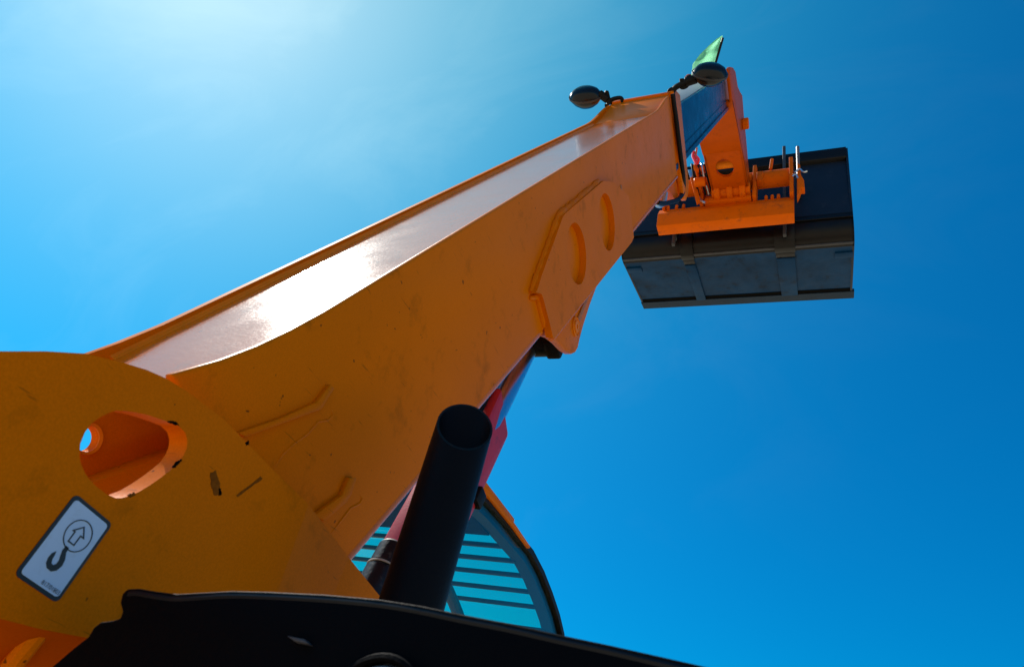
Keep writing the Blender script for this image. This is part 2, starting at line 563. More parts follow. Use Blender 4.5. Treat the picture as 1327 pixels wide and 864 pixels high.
# weld seams, each a knobbly bead
def bead(name, pts2, r, x, m='weld', step=0.02, jitter=0.35, par=None):
    pts = []
    for (a, b), (c, d) in zip(pts2, pts2[1:]):
        L = math.hypot(c - a, d - b)
        k = max(1, int(L / step))
        for i in range(k):
            pts.append((a + (c - a) * i / k, b + (d - b) * i / k))
    pts.append(pts2[-1])
    rad = [r * (1 + jitter * rnd.uniform(-1, 1)) for _ in pts]
    rad[0] = rad[-1] = r * 0.5
    bm = tube([B(u, n, x) for u, n in pts], r, 8, smooth=False, radii=rad)
    return part(name, bm, M[m], par or boom)
bead('weld_seam', [(2.05, -0.650), (2.11, -0.625), (2.43, -0.493), (3.05, -0.482)], 0.013, XR + 0.004, m='paint', step=0.025)
bead('weld_seam', [(2.04, -0.668), (2.10, -0.685), (2.12, -0.80)], 0.010, XR + 0.002, m='paint', jitter=0.1)
# small marks further along the side
for k, (u, n) in enumerate(((3.36, -0.585), (3.41, -0.586))):
    bm = box(fB, (u, u + 0.028), (n - 0.018, n + 0.010), (XR - 0.002, XR + 0.004), bv=0.002)
    part('weld_tack', bm, M['weld'], boom)

# pressed seams near the rear end: forked strips and a fine bead under each
def px_strip(name, poly, h):
    bm = prism(poly, fB, XR - 0.002, XR + h, bv=0.002)
    return part(name, bm, M['paint'], boom)
px_strip('seam_strip', [(0.7527, -0.4389), (0.8522, -0.4648), (0.9443, -0.4824), (0.9938, -0.4705), (1.0012, -0.4821), (0.9506, -0.4999), (0.7645, -0.4525)], 0.010)
px_strip('seam_strip', [(0.8544, -0.6629), (0.9376, -0.6760), (0.9722, -0.6587), (0.9908, -0.6722), (0.9627, -0.6910), (0.9442, -0.6960), (0.8732, -0.6895)], 0.010)
bead('seam_bead', [(0.8091, -0.5370), (0.8367, -0.5265), (0.8677, -0.5248), (0.9073, -0.5271), (0.9432, -0.5215), (0.9702, -0.5328), (0.9861, -0.5315), (0.9883, -0.5212)], 0.003, XR - 0.001, m='paint', step=0.03, jitter=0.1)
bead('seam_bead', [(0.8874, -0.7288), (0.9228, -0.7249), (0.9598, -0.7208), (0.9893, -0.7302), (0.9997, -0.7264), (0.9963, -0.7151)], 0.003, XR - 0.001, m='paint', step=0.03, jitter=0.1)

# front collar: lip plate, cross bar and lower block
col = [(5.20, -0.285), (5.27, -0.275), (5.34, -0.285), (5.50, -0.33), (5.50, -0.98), (5.42, -1.04), (5.30, -1.06), (5.22, -1.03), (5.20, -0.90)]
bm = prism(col, fB, XR - 0.03, XR + 0.004, bv=0.006)
part('collar_plate', bm, M['paint'], boom)
bm = prism(col, fB, XL, XL + 0.03, bv=0.006)
part('collar_plate', bm, M['paint'], boom)
for xa, xb in ((XR - 0.05, XR - 0.014), (XL + 0.014, XL + 0.05)):
    bm = box(fB, (5.0, 5.25), (-0.86, -0.315), (xa, xb))
    part('collar_recess', bm, M['carriage'], boom)
bm = box(fB, (5.14, 5.24), (-0.325, -0.282), (XL + 0.02, XR - 0.02), bv=0.006)
part('collar_bar', bm, M['carriage'], boom)
bm = prism([(4.75, -0.83), (5.25, -0.83), (5.25, -1.0), (5.12, -1.02), (4.9, -0.9)], fB, XL + 0.03, XR - 0.035, bv=0.01)
part('collar_block', bm, M['carriage'], boom)
bm = box(fB, (3.46, 5.05), (-0.842, -0.828), (XR - 0.08, XR + 0.004), bv=0.003)
part('lower_flange', bm, M['paint'], boom)

# rounded lower corners of the side plates
def lower_corner(u0, u1, n0, n1, x, r_):
    bm = tube([B(u0, n0, x), B(u1, n1, x)], r_, 14, smooth=False)
    return part('lower_corner', bm, M['gloss'], boom)
lower_corner(0.82, 2.10, -0.806, -0.808, XR - 0.008, 0.011)
lower_corner(2.14, 3.42, -0.846, -0.850, XR + 0.012, 0.014)
lower_corner(3.46, 5.04, -0.838, -0.838, XR - 0.006, 0.012)
# ram lug below the boom with its pin
lug = [(2.13, -0.835), (2.20, -0.862), (2.26, -0.895), (2.32, -0.942), (2.38, -0.998), (2.43, -1.032), (2.47, -1.043), (2.51, -1.040), (2.545, -1.02), (2.62, -0.988), (2.75, -0.944), (2.925, -0.898), (3.06, -0.838)]
bm = prism(lug, fB, XR - 0.06, XR - 0.025, bv=0.006)
lg = part('ram_lug', bm, M['paint'], boom)
bm = prism(lug, fB, XL + 0.025, XL + 0.06, bv=0.006)
part('ram_lug', bm, M['paint'], boom)
c_ = B(2.515, -0.952, XR - 0.028)
bm = lathe(c_, Vector((1, 0, 0)), [(0, 0.040), (0.008, 0.040), (0.010, 0.037), (0.005, 0.035), (0.005, 0.026), (0.012, 0.024), (0.012, 0.009), (0.004, 0.008)], 28)
part('pin_boss', bm, M['edge'], boom)
bm = prism([(2.545, -0.936), (2.56, -0.925), (2.74, -0.880), (2.76, -0.888), (2.745, -0.898), (2.57, -0.952)], fB, XR - 0.026, XR - 0.019, bv=0.002)
part('pin_keeper', bm, M['weld'], boom)

# ---- inner boom
bm = prism([(4.2, -0.405), (9.42, -0.405), (9.42, -0.79), (4.2, -0.79)], fB, -1.255, -0.872, bv=0.014, seg=3)
inner = part('inner_boom', bm, M['inner'])
bm = box(fB, (5.0, 9.40), (-0.805, -0.765), (-0.874, -0.858), bv=0.004)
bm = box(fB, (5.0, 9.40), (-0.700, -0.692), (-0.874, -0.866), bv=0.002, bm=bm)
part('wear_rail', bm, M['inner'], inner)
bm = box(fB, (4.4, 9.0), (-0.406, -0.398), (-1.23, -0.90), bv=0.002)
part('sunlit_top', bm, mat('sunlit_top_grey', (0.34, 0.33, 0.31), 0.4, var=0.4, var_scale=10, bump=0.1), inner)  # pale sheet paints the sunlight on the inner boom's top face

# ---- boom head hanging from the inner boom
# underside plate
hp = [(5.02, 7.46), (6.05, 7.84), (6.30, 7.93), (6.86, 8.06)]
hl, hr = -1.285, -0.800
def strip3(prof, x0, x1, th, bm=None):
    own = bmesh.new()
    ro = []
    for i, (y, z) in enumerate(prof):
        a = prof[max(0, i - 1)]; b = prof[min(len(prof) - 1, i + 1)]
        d = Vector((b[0] - a[0], b[1] - a[1])).normalized()
        nn = (-d.y * th, d.x * th)
        ro.append([own.verts.new(P(x0, y, z)), own.verts.new(P(x1, y, z)), own.verts.new(P(x1, y + nn[0], z + nn[1])), own.verts.new(P(x0, y + nn[0], z + nn[1]))])
    for q, w in zip(ro, ro[1:]):
        for k in range(4):
            own.faces.new((q[k], q[(k + 1) % 4], w[(k + 1) % 4], w[k]))
    own.faces.new(ro[0]); own.faces.new(ro[-1][::-1])
    return join(bm, own)
HEADHOLE = (6.29, 7.925)
# the underside as a plate with a round hole: polygon in (distance along, across)
s_ax = Vector((0, 6.86 - 6.0, 8.06 - 7.83)).normalized()
def fH(a, b, c):     # a = along the lower underside from (6.0, 7.83), b = x, c = depth upwards
    n_ax = Vector((0, -s_ax.z, s_ax.y))
    v = Vector((0, 6.0, 7.83)) + s_ax * a + n_ax * c
    return P(b, v.y, v.z)
bm = prism([(0.0, hl), (0.92, hl), (0.92, hr), (0.0, hr)], fH, 0, 0.04, holes=[circle((0.34, -1.055), 0.20, 28, 0.115)])
head = part('boom_head', bm, M['head'])
bm = strip3([(5.02, 7.46), (5.5, 7.64), (5.97, 7.80), (6.0, 7.83)], hl, hr, 0.04)
part('head_underside', bm, M['head'], head)
side = [(4.6133, 7.4889), (4.7001, 7.6716), (4.9109, 7.9876), (5.0964, 8.1959), (5.3449, 8.2597), (5.5620, 8.4651), (5.7855, 8.7078), (6.0256, 8.5994), (6.3645, 8.5433), (6.7354, 8.4217), (7.1113, 8.3336)] + [(6.86, 8.06), (6.0, 7.83), (5.02, 7.46)]
bm = prism(side, fX, -0.835, -0.800, bv=0.006)
part('head_side_plate', bm, M['head'], head)
side2 = [(y, z) for y, z in side]
bm = prism(side2, fX, hl, hl + 0.035, bv=0.006)
part('head_side_plate', bm, M['head'], head)
pin = [(5.9176, 8.2624), (6.2720, 8.4870)]
bm = cyl(P(-0.80, pin[0][0], pin[0][1]), P(-0.72, pin[0][0], pin[0][1]), 0.075, 16, bv=0.01)
part('head_pin', bm, M['carriage'], head)
bm = cyl(P(hl + 0.03, 6.36, 8.06), P(hr - 0.03, 6.36, 8.06), 0.07, 16)
part('pivot_tube', bm, M['edge'], head)
bm = cyl(P(hl - 0.01, 6.86, 8.09), P(hr + 0.02, 6.86, 8.09), 0.09, 18, bv=0.01)
for xx in (-1.22, -1.05, -0.88):
    bm = cyl(P(xx - 0.04, 6.86, 8.09), P(xx + 0.04, 6.86, 8.09), 0.13, 18, bv=0.012, bm=bm)
part('carriage_pivot', bm, M['carriage'], head)

# ---- quick-hitch carriage
CX0, CX1 = -2.05, -0.225
bm = prism([(6.95, 7.60), (6.93, 7.83), (6.99, 7.97), (7.10, 7.99), (7.14, 7.60)], fX, CX0, CX1, bv=0.008)
carr = part('carriage', bm, M['carriage'])
bm = cyl(P(CX0 + 0.1, 7.02, 8.42), P(CX1 - 0.03, 7.02, 8.42), 0.125, 24, bv=0.01)
part('carriage_tube', bm, M['carriage'], carr)
for x0, x1, z0, z1, y0 in ((-1.47, -1.42, 7.95, 8.42, 6.90), (-0.755, -0.705, 7.95, 8.60, 6.88), (-0.275, -0.225, 7.92, 8.66, 6.86), (-2.0, -1.96, 7.95, 8.5, 6.92)):
    bm = prism([(y0, z0), (y0, z1), (y0 + 0.08, z1 + 0.03), (7.14, z1 - 0.1), (7.14, z0)], fX, x0, x1, bv=0.008)
    part('carriage_web', bm, M['carriage'], carr)
bm = prism([(6.90, 7.95), (6.90, 8.02), (6.97, 8.16), (7.1, 8.16), (7.1, 7.95)], fX, -1.40, -0.77, bv=0.01)
part('carriage_gusset', bm, M['carriage'], carr)
bm = box(fY, (-0.70, -0.62), (8.24, 8.42), (6.85, 6.98), bv=0.01)
part('stop_block', bm, M['carriage'], carr)
bm = prism([(-0.1823, 7.8334), (-0.1726, 8.5372), (-0.1333, 8.4960), (-0.1270, 8.2814), (-0.0900, 8.1620), (-0.0834, 8.0028), (-0.1315, 8.0112), (-0.1522, 7.9211)], fY, 6.88, 7.0, bv=0.008)
part('hitch_hook', bm, M['carriage'], carr)
for x in (-0.42, -0.58, -1.92, -1.80, -1.70, -0.50):
    bm = cyl(P(x, 6.97, 7.95), P(x, 6.97, 8.01), 0.022, 8)
    part('bolt', bm, M['carriage'], carr)
bm = cyl(P(-0.52, 6.9, 8.50), P(-0.50, 6.88, 8.68), 0.022, 8)
part('grease_pipe', bm, M['carriage'], carr)
lv = [(-1.6442, 8.5355), (-1.5766, 8.5227), (-1.4380, 7.8969), (-1.4874, 7.8406)]
bm = prism(lv, fY, 6.80, 6.86, bv=0.008)
lev = part('locking_lever', bm, M['carriage'], carr)
bm = prism([(-1.6556, 8.5606), (-1.6004, 8.5674), (-1.5560, 8.4035), (-1.6093, 8.3792)], fY, 6.785, 6.80, bv=0.004)
part('lever_tip', bm, M['silver'], carr)
bm = tube([P(x, 6.88, z) for x, z in [(-1.4960, 8.0704), (-1.4356, 7.9624), (-1.3791, 7.9048)]], 0.016, 8)
part('linkage_rod', bm, M['silver'], carr)
for seq in ('a', 'b'):
    pts = [(-0.2028, 8.3051), (-0.1428, 8.3751), (-0.0950, 8.3006), (-0.0462, 8.3074)] if seq == 'a' else [(-0.2332, 8.2298), (-0.1934, 8.2708), (-0.1652, 8.1849)]
    bm = tube([P(x, 6.86, z) for x, z in pts], 0.012, 6)
    part('spring_clip', bm, M['silver'], carr)
# valve cluster between the head and the boom
bm = cyl(P(-1.52, 6.7, 8.15), P(-1.36, 6.7, 8.15), 0.07, 14, bv=0.01)
part('hydraulic_coupler', bm, M['carriage'], carr)
bm = cyl(P(-1.50, 6.66, 8.32), P(-1.38, 6.66, 8.38), 0.06, 14, bv=0.01)
part('hydraulic_coupler', bm, M['carriage'], carr)
bm = cyl(P(-1.56, 6.7, 8.50), P(-1.46, 6.7, 8.46), 0.05, 12, bv=0.01)
part('hydraulic_coupler', bm, M['edge'], carr)
for j in range(5):
    x = -1.58 + 0.045 * j
    bm = tube([P(x, 6.72, 8.55 - 0.02 * j), P(x + 0.02, 6.6, 8.42), P(x + 0.06, 6.68, 8.22), P(x + 0.1, 6.9, 8.1)], 0.016, 8)
    part('hydraulic_hose', bm, M['silver'] if j == 3 else M['carriage'] if j % 2 else M['rubber'], carr)
hk = [(-1.4831, 8.3215), (-1.4878, 8.2383), (-1.4609, 8.1494), (-1.4239, 8.0595), (-1.4084, 8.1385), (-1.4443, 8.2124)]
bm = tube([P(x, 6.3, z) for x, z in hk], 0.022, 8)
part('safety_hook', bm, M['red_hook'], carr)
bm = tube([P(x, 6.3, z) for x, z in [(-1.4462, 8.3984), (-1.4500, 8.2975), (-1.4515, 8.1640)]], 0.014, 8)
part('hook_link', bm, M['weld'], carr)

# ---- work lamps on the boom end
def lamp(c, axis, long_, tilt, bracket, cable=None):
    """c = centre; axis = way the lamp looks; long_ = its long direction; an oval shell in two halves with a rim"""
    prof = [(-0.085, 0.0), (-0.083, 0.025), (-0.072, 0.055), (-0.05, 0.085), (-0.02, 0.107), (0.0, 0.112)]
    bm = lathe(c, axis, prof, 28, squash=(long_, 1.02, 0.80))
    o = part('work_lamp', bm, M['lamp'])
    prof2 = [(0.004, 0.112), (0.02, 0.108), (0.045, 0.09), (0.062, 0.060), (0.068, 0.02), (0.068, 0.0)]
    bm = lathe(c, axis, prof2, 28, squash=(long_, 1.02, 0.80))
    part('lamp_lens', bm, M['lamp'], o)
    bm = lathe(c, axis, [(-0.006, 0.108), (-0.006, 0.118), (0.008, 0.118), (0.008, 0.108)], 28, squash=(long_, 1.02, 0.80), cap=False)
    part('lamp_rim', bm, M['guard'], o)  # lighter grey paints the thin highlight along the lamp seam
    for pts, r in bracket:
        bm = tube(pts, r, 8)
        part('lamp_bracket', bm, M['rubber'], o)
    return o
def PU(u, x, n):      # a point square to the boom at distance u
    return B(u, n, x)
cl = [(-1.4436, -0.2174)]
lamp(PU(5.15, cl[0][0], cl[0][1]), BN * 0.85 - BD * 0.35 + Vector((0.12, 0, 0)), Vector((1, 0, 0)), 0,
     [([PU(5.15, x, n) for x, n in [(-1.3487, -0.2248), (-1.3079, -0.2522), (-1.2766, -0.2677), (-1.2427, -0.2627), (-1.2043, -0.2636), (-1.1895, -0.2764), (-1.1887, -0.3129)]], 0.014),
      ([PU(5.15, x, n) for x, n in [(-1.3140, -0.2565), (-1.2906, -0.2082), (-1.2833, -0.2353), (-1.2828, -0.2719), (-1.2972, -0.2959), (-1.3143, -0.2984)]], 0.012),
      ([PU(5.15, x, n) for x, n in [(-1.3787, -0.1990), (-1.3323, -0.2274), (-1.2875, -0.2660), (-1.2808, -0.2984)]], 0.020)])
bm = cyl(PU(5.15, *(-1.3465, -0.2095)), PU(5.15, *(-1.2875, -0.2660)), 0.028, 12, bv=0.006)
bmx = part('lamp_knuckle', bm, M['rubber'])
cr = [(-0.5996, -0.2141)]
lamp(PU(5.25, cr[0][0], cr[0][1]), BN * 0.85 - BD * 0.35 + Vector((0.3, 0, 0)), Vector((1, 0, 0)) + BN * 0.17, 0,
     [([PU(5.25, x, n) for x, n in [(-0.8738, -0.3203), (-0.8603, -0.2916), (-0.8364, -0.2648), (-0.7983, -0.2508), (-0.7507, -0.2436), (-0.7141, -0.2396), (-0.6769, -0.2258)]], 0.020),
      ([PU(5.25, x, n) for x, n in [(-0.8473, -0.2682), (-0.8743, -0.2740), (-0.8879, -0.3026), (-0.8796, -0.3246)]], 0.014),
      ([PU(5.25, x, n) for x, n in [(-0.7892, -0.2118), (-0.7870, -0.2425), (-0.7646, -0.2261), (-0.7372, -0.2106), (-0.7188, -0.2338)]], 0.014),
      ([PU(5.25, x, n) for x, n in [(-0.8085, -0.2491), (-0.7900, -0.2725), (-0.7582, -0.2676), (-0.7400, -0.2403)]], 0.012)])
bm = cyl(PU(5.25, *(-0.7660, -0.2410)), PU(5.25, *(-0.6875, -0.2290)), 0.032, 12, bv=0.006)
part('lamp_knuckle', bm, M['rubber'])
cab_pts = [(5.1351, -0.2947), (5.1410, -0.3610), (5.1720, -0.4668), (5.1877, -0.5996), (5.2037, -0.7356), (5.2268, -0.8650)]
pts = [B(u, n, -0.838) for u, n in cab_pts] + [B(u, n, -0.86) for u, n in [(5.3367, -0.9683), (5.2390, -0.9991), (5.0247, -0.9922), (4.7530, -0.9488), (4.5097, -0.9053), (4.3219, -0.8542)]]
bm = tube(pts, 0.016, 10)
part('hydraulic_hose', bm, M['rubber'])
bm = tube([B(u, n, -0.88) for u, n in [(4.3753, -0.8637), (4.4355, -0.8964), (4.5609, -0.9194), (4.6575, -0.9054), (4.7068, -0.8752)]], 0.018, 8)
part('hose_fitting', bm, mat('pale_blue_zinc', (0.45, 0.55, 0.62), 0.35, metal=0.6))

# ---- chassis uprights that carry the boom pivot
XP = -0.75
up_top = [(0.3500, 0.2923), (0.3870, 0.3205), (0.4230, 0.3447), (0.4679, 0.3651), (0.4983, 0.3770), (0.5273, 0.3850), (0.5577, 0.3896), (0.5901, 0.3921), (0.6377, 0.3948), (0.6745, 0.3927), (0.7660, 0.3857), (0.8663, 0.3817)]
f1t, f1b = (0.8663, 0.3817), (0.8816, 0.1823)
low = [(0.8816, 0.1823), (0.7129, 0.1086), (0.6133, 0.0973), (0.5572, 0.0883), (0.5093, 0.0832)]
rear = [(0.30, 0.02), (0.10, -0.06), (0.02, 0.06), (0.04, 0.18), (0.14, 0.255), (0.25, 0.282)]
hole = [(0.4854, 0.2516), (0.4786, 0.2622), (0.4756, 0.2751), (0.4764, 0.2877), (0.4810, 0.2987), (0.4865, 0.3074), (0.4931, 0.3149), (0.5033, 0.3214), (0.5156, 0.3273), (0.5308, 0.3337), (0.5475, 0.3389), (0.5649, 0.3442), (0.5799, 0.3478), (0.5928, 0.3466), (0.6018, 0.3406), (0.6067, 0.3321), (0.6083, 0.3217), (0.6067, 0.3098), (0.6020, 0.2984), (0.5940, 0.2823), (0.5862, 0.2688), (0.5767, 0.2546), (0.5659, 0.2431), (0.5596, 0.2380), (0.5533, 0.2348), (0.5401, 0.2330), (0.5238, 0.2342), (0.5117, 0.2364), (0.5022, 0.2399), (0.4926, 0.2451)]
bm = prism(up_top + low + rear, fX, XP - 0.032, XP, holes=[hole])
upr = part('chassis_upright', bm, M['paint'])
# rounded rim of the lifting hole
def ring_round(loop, fn, c, r, bm=None):
    pts = [fn(a, b, c) for a, b in loop]
    n_ = len(pts)
    own = bmesh.new()
    rg = []
    for i in range(n_):
        d = (pts[(i + 1) % n_] - pts[i - 1]).normalized()
        a = Vector((1, 0, 0)); b = d.cross(a).normalized()
        rg.append([own.verts.new(pts[i] + (a * math.cos(t) + b * math.sin(t)) * r * S) for t in [k * math.pi / 4 for k in range(8)]])
    for i in range(n_):
        for k in range(8):
            own.faces.new((rg[i][k], rg[i][(k + 1) % 8], rg[(i + 1) % n_][(k + 1) % 8], rg[(i + 1) % n_][k]))
    return join(bm, own)
# bent front edge of the upright: two more facets
def facet(pts3, th, m, name, parent):
    own = bmesh.new()
    f_ = [own.verts.new(p) for p in pts3]
    own.faces.new(f_)
    geo = bmesh.ops.extrude_face_region(own, geom=list(own.faces))
    vs = [g for g in geo['geom'] if isinstance(g, bmesh.types.BMVert)]
    bmesh.ops.translate(own, verts=vs, vec=Vector((-th * S, 0, 0)))
    return part(name, own, m, parent)
def PX(q, x):
    return P(x, q[0], q[1])
a0, a1 = (0.8663, 0.3817), (0.8816, 0.1823)
b0, b1 = (1.0307, 0.3616), (1.0195, 0.2120)
c0, c1 = (1.1694, 0.3420), (1.3469, 0.3115)
facet([PX(a0, XP), PX(b0, -0.762), PX(b1, -0.762), PX(a1, XP)], 0.03, M['paint'], 'bent_flange', upr)
facet([PX(b0, -0.762), PX(c0, -0.763), PX(c1, -0.763), PX(b1, -0.762)], 0.03, M['paint'], 'bent_flange', upr)
# lower edge tucked under
lp = [(0.4766, 0.0802), (0.5093, 0.0832), (0.5572, 0.0883), (0.6133, 0.0973), (0.7129, 0.1086), (0.8816, 0.1823)]
own = bmesh.new()
va = [own.verts.new(P(XP - 0.001, y, z)) for y, z in lp]
vb = [own.verts.new(P(XP - 0.02, y, z - 0.012)) for y, z in lp]
vc = [own.verts.new(P(XP - 0.14, y + 0.02, z - 0.10)) for y, z in lp]
for i in range(len(lp) - 1):
    own.faces.new((va[i], va[i + 1], vb[i + 1], vb[i]))
    own.faces.new((vb[i], vb[i + 1], vc[i + 1], vc[i]))
part('lower_flange', own, M['head'], upr, smooth=80)  # shade of the bent edge is put into this darker orange
wl = [P(XP - 0.02, *(0.5722, 0.0931)), P(XP - 0.03, *(0.5741, 0.0718)), P(XP - 0.05, *(0.5841, 0.0455))]
bm = tube(wl, 0.011, 10)
part('weld_seam', bm, M['paint'], upr)
# second upright on the far side of the boom
far_up = [(y + 0.02, z - 0.24) for y, z in up_top] + [(1.2, 0.2), (1.2, -0.4), (0.1, -0.4), (0.1, 0.1), (0.2, 0.2)]
bm = prism(far_up, fX, -1.43, -1.40, bv=0.004)
part('chassis_upright', bm, M['paint'])
# scuffs on the near upright: chipped paint lying on the plate
def scuff(poly, x, m='soot_and_shade'):
    rough_ = []
    for (y0, z0), (y1, z1) in zip(poly, poly[1:] + poly[:1]):
        for k in range(5):
            f_ = k / 5
            rough_.append((y0 + (y1 - y0) * f_ + rnd.uniform(-1, 1) * 0.0009, z0 + (z1 - z0) * f_ + rnd.uniform(-1, 1) * 0.0009))
    bm = prism(rough_, fX, x - 0.001, x + 0.0006)
    return part('paint_chip', bm, M[m], upr)
scuff([(0.6598, 0.3243), (0.6656, 0.3321), (0.6826, 0.3227), (0.6912, 0.3088), (0.6846, 0.3043), (0.6713, 0.3110)], XP, 'chip')
scuff([(0.5611, 0.3435), (0.5664, 0.3480), (0.5742, 0.3495), (0.5793, 0.3486), (0.5736, 0.3462), (0.5678, 0.3443)], XP)
scuff([(0.6013, 0.3013), (0.6035, 0.3102), (0.6077, 0.3164), (0.6092, 0.3145), (0.6066, 0.3080), (0.6050, 0.3022)], XP)
scuff([(0.7189, 0.3228), (0.7464, 0.3663), (0.7512, 0.3651), (0.7350, 0.3406), (0.7221, 0.3209)], XP, 'chip')
scuff([(0.6911, 0.3901), (0.6950, 0.3949), (0.6982, 0.3905), (0.6949, 0.3874)], XP)
scuff([(0.6851, 0.3148), (0.6881, 0.3175), (0.6943, 0.3115), (0.6918, 0.3079)], XP)
scuff([(0.5657, 0.2450), (0.5716, 0.2510), (0.5741, 0.2493), (0.5692, 0.2438)], XP, 'chip')

# lifting point label
LC = (0.5311, 0.1657)
ra = Vector((0.0586, -0.0070)); ua = Vector((0.0100, 0.0923))
def L2(a, b):       # label coordinates: a across, b up, in units of the label's half width / half height
    return (LC[0] + ra.x * a / 2 + ua.x * b / 2, LC[1] + ra.y * a / 2 + ua.y * b / 2)
ASP = ua.length / ra.length
def rrect(w, h, r, seg=6):     # rounded rectangle, r in half widths
    o_ = []
    for cx, cy, a0_ in ((w - r, h - r / ASP, 0), (-w + r, h - r / ASP, 90), (-w + r, -h + r / ASP, 180), (w - r, -h + r / ASP, 270)):
        for k in range(seg + 1):
            t_ = math.radians(a0_ + 90 * k / seg)
            o_.append((cx + r * math.cos(t_), cy + r / ASP * math.sin(t_)))
    return o_
def lab(name, poly, x0, x1, m, par, holes=()):
    bm = prism([L2(*q) for q in poly], fX, x0, x1, holes=[[L2(*q) for q in h] for h in holes])
    return part(name, bm, M[m], par, smooth=0)
label = lab('lifting_point_label', rrect(1.04, 1.02, 0.22), XP - 0.002, XP + 0.0012, 'ink', None)
label['label'] = 'white lifting point label with a hook and arrow in a black border'
lab('label_face', rrect(0.90, 0.93, 0.14), XP + 0.0005, XP + 0.0018, 'label', label)
def Lc(a, b, r, seg=36):
    return [(a + r * math.cos(2 * math.pi * k / seg), b + r / ASP * math.sin(2 * math.pi * k / seg)) for k in range(seg)]
CA = (0.08, 0.335)
lab('symbol_circle', Lc(*CA, 0.58), XP + 0.001, XP + 0.0024, 'ink', label, holes=[Lc(*CA, 0.545)])
def thick(poly, w):      # outline polygon to ring
    n_ = len(poly); o_ = []
    for i in range(n_):
        p0, p1, p2 = Vector((poly[i - 1][0], poly[i - 1][1] * ASP)), Vector((poly[i][0], poly[i][1] * ASP)), Vector((poly[(i + 1) % n_][0], poly[(i + 1) % n_][1] * ASP))
        d1 = (p1 - p0).normalized(); d2 = (p2 - p1).normalized()
        n1 = Vector((-d1.y, d1.x)); n2 = Vector((-d2.y, d2.x))
        k = (n1 + n2) / max(0.3, (1 + n1.dot(n2)))
        q = p1 + k * w
        o_.append((q.x, q.y / ASP))
    return o_
arrow = [(-0.17, 0.13), (0.17, 0.13), (0.17, 0.37), (0.36, 0.37), (0.05, 0.60), (-0.30, 0.37), (-0.17, 0.37)]
arrow = [(a + 0.02, b - 0.02) for a, b in arrow]
lab('symbol_arrow', arrow, XP + 0.001, XP + 0.0024, 'ink', label, holes=[thick(arrow, 0.045)])
hook = [(-0.03, 0.02), (0.13, 0.02), (0.16, -0.10), (0.30, -0.22), (0.36, -0.36), (0.28, -0.50), (0.10, -0.58), (-0.14, -0.57), (-0.30, -0.49), (-0.36, -0.38), (-0.34, -0.27), (-0.24, -0.19), (-0.20, -0.25), (-0.17, -0.37),
        (-0.10, -0.44), (0.02, -0.45), (0.10, -0.39), (0.10, -0.31), (0.02, -0.20), (-0.04, -0.10)]
hook = [(a * 0.92 - 0.06, b) for a, b in hook]
lab('symbol_hook', hook, XP + 0.001, XP + 0.0024, 'ink', label)
fc = bpy.data.curves.new('lettering', 'FONT')
fc.body = '817/01803'
fc.size = 1.0
fo = bpy.data.objects.new('lettering_src', fc)
COL.objects.link(fo)
bpy.context.view_layer.update()
tm = bpy.data.meshes.new_from_object(fo.evaluated_get(bpy.context.evaluated_depsgraph_get()))
bpy.data.objects.remove(fo)
xs_ = [v.co.x for v in tm.vertices]; ys_ = [v.co.y for v in tm.vertices]
w_ = max(xs_) - min(xs_); h_ = max(ys_) - min(ys_)
for v in tm.vertices:
    a = (v.co.x - min(xs_)) / w_ * 0.86 - 0.02
    b = (v.co.y - min(ys_)) / h_ * 0.095 - 0.885
    q = L2(a, b)
    v.co = P(XP + 0.0026, q[0], q[1]) - ROOT
tm.materials.append(M['ink'])
lo = bpy.data.objects.new('label_lettering', tm)
COL.objects.link(lo)
lo.parent = label

# ---- lift ram with its red safety strut
RD = Vector((0, math.cos(math.radians(73)), math.sin(math.radians(73))))
RN = Vector((0, -RD.z, RD.y))
RX = -1.066
R0 = Vector((0, 2.0187, 1.4216))
def R(t, n, x):
    v = R0 + RD * t + RN * n
    return P(x, v.y, v.z)
bm = cyl(R(-2.0, 0, RX), R(-1.3, 0, RX), 0.075, 24, bv=0.008)
ram = part('lift_ram', bm, M['barrel'])
bm = cyl(R(-1.35, 0, RX), R(0.27, 0, RX), 0.040, 20)
part('ram_rod', bm, M['chrome'], ram)
bm = cyl(R(0.26, 0.0, RX - 0.10), R(0.26, 0.0, RX + 0.10), 0.055, 18, bv=0.01)
bm = prism([(0.20, -0.04), (0.20, 0.04), (0.29, 0.05), (0.31, -0.04)], lambda a, b, c: R(a, b, c), RX + 0.08, RX + 0.14, bv=0.01, bm=bm)
part('rod_eye', bm, M['rubber'], ram)
# red safety strut: a channel round the rod
SX = RX - 0.03
own = hexa([R(-1.02, 0.06, SX - 0.09), R(-1.02, 0.06, SX + 0.085), R(-1.02, -0.06, SX + 0.085), R(-1.02, -0.06, SX - 0.09),
            R(-0.08, 0.06, SX - 0.09), R(-0.10, 0.06, SX + 0.05), R(-0.22, -0.06, SX + 0.085), R(-0.15, -0.06, SX - 0.09)], bv=0.012)
strut = part('safety_strut', own, M['red'])
bm = box(lambda a, b, c: R(a, b, c), (-0.56, -0.50), (-0.070, -0.02), (SX + 0.075, SX + 0.098), bv=0.006)
part('strut_clamp', bm, M['rubber'], strut)
# hoses beside the rod
for j in range(4):
    bm = tube([R(-0.35, 0.03 + 0.012 * j, RX - 0.075 + 0.02 * j), R(0.0, 0.035 + 0.012 * j, RX - 0.075 + 0.02 * j), R(0.30, 0.03 + 0.01 * j, RX - 0.07 + 0.02 * j)], 0.011, 8)
    part('hydraulic_hose', bm, M['rubber'] if j != 2 else M['silver'], ram)
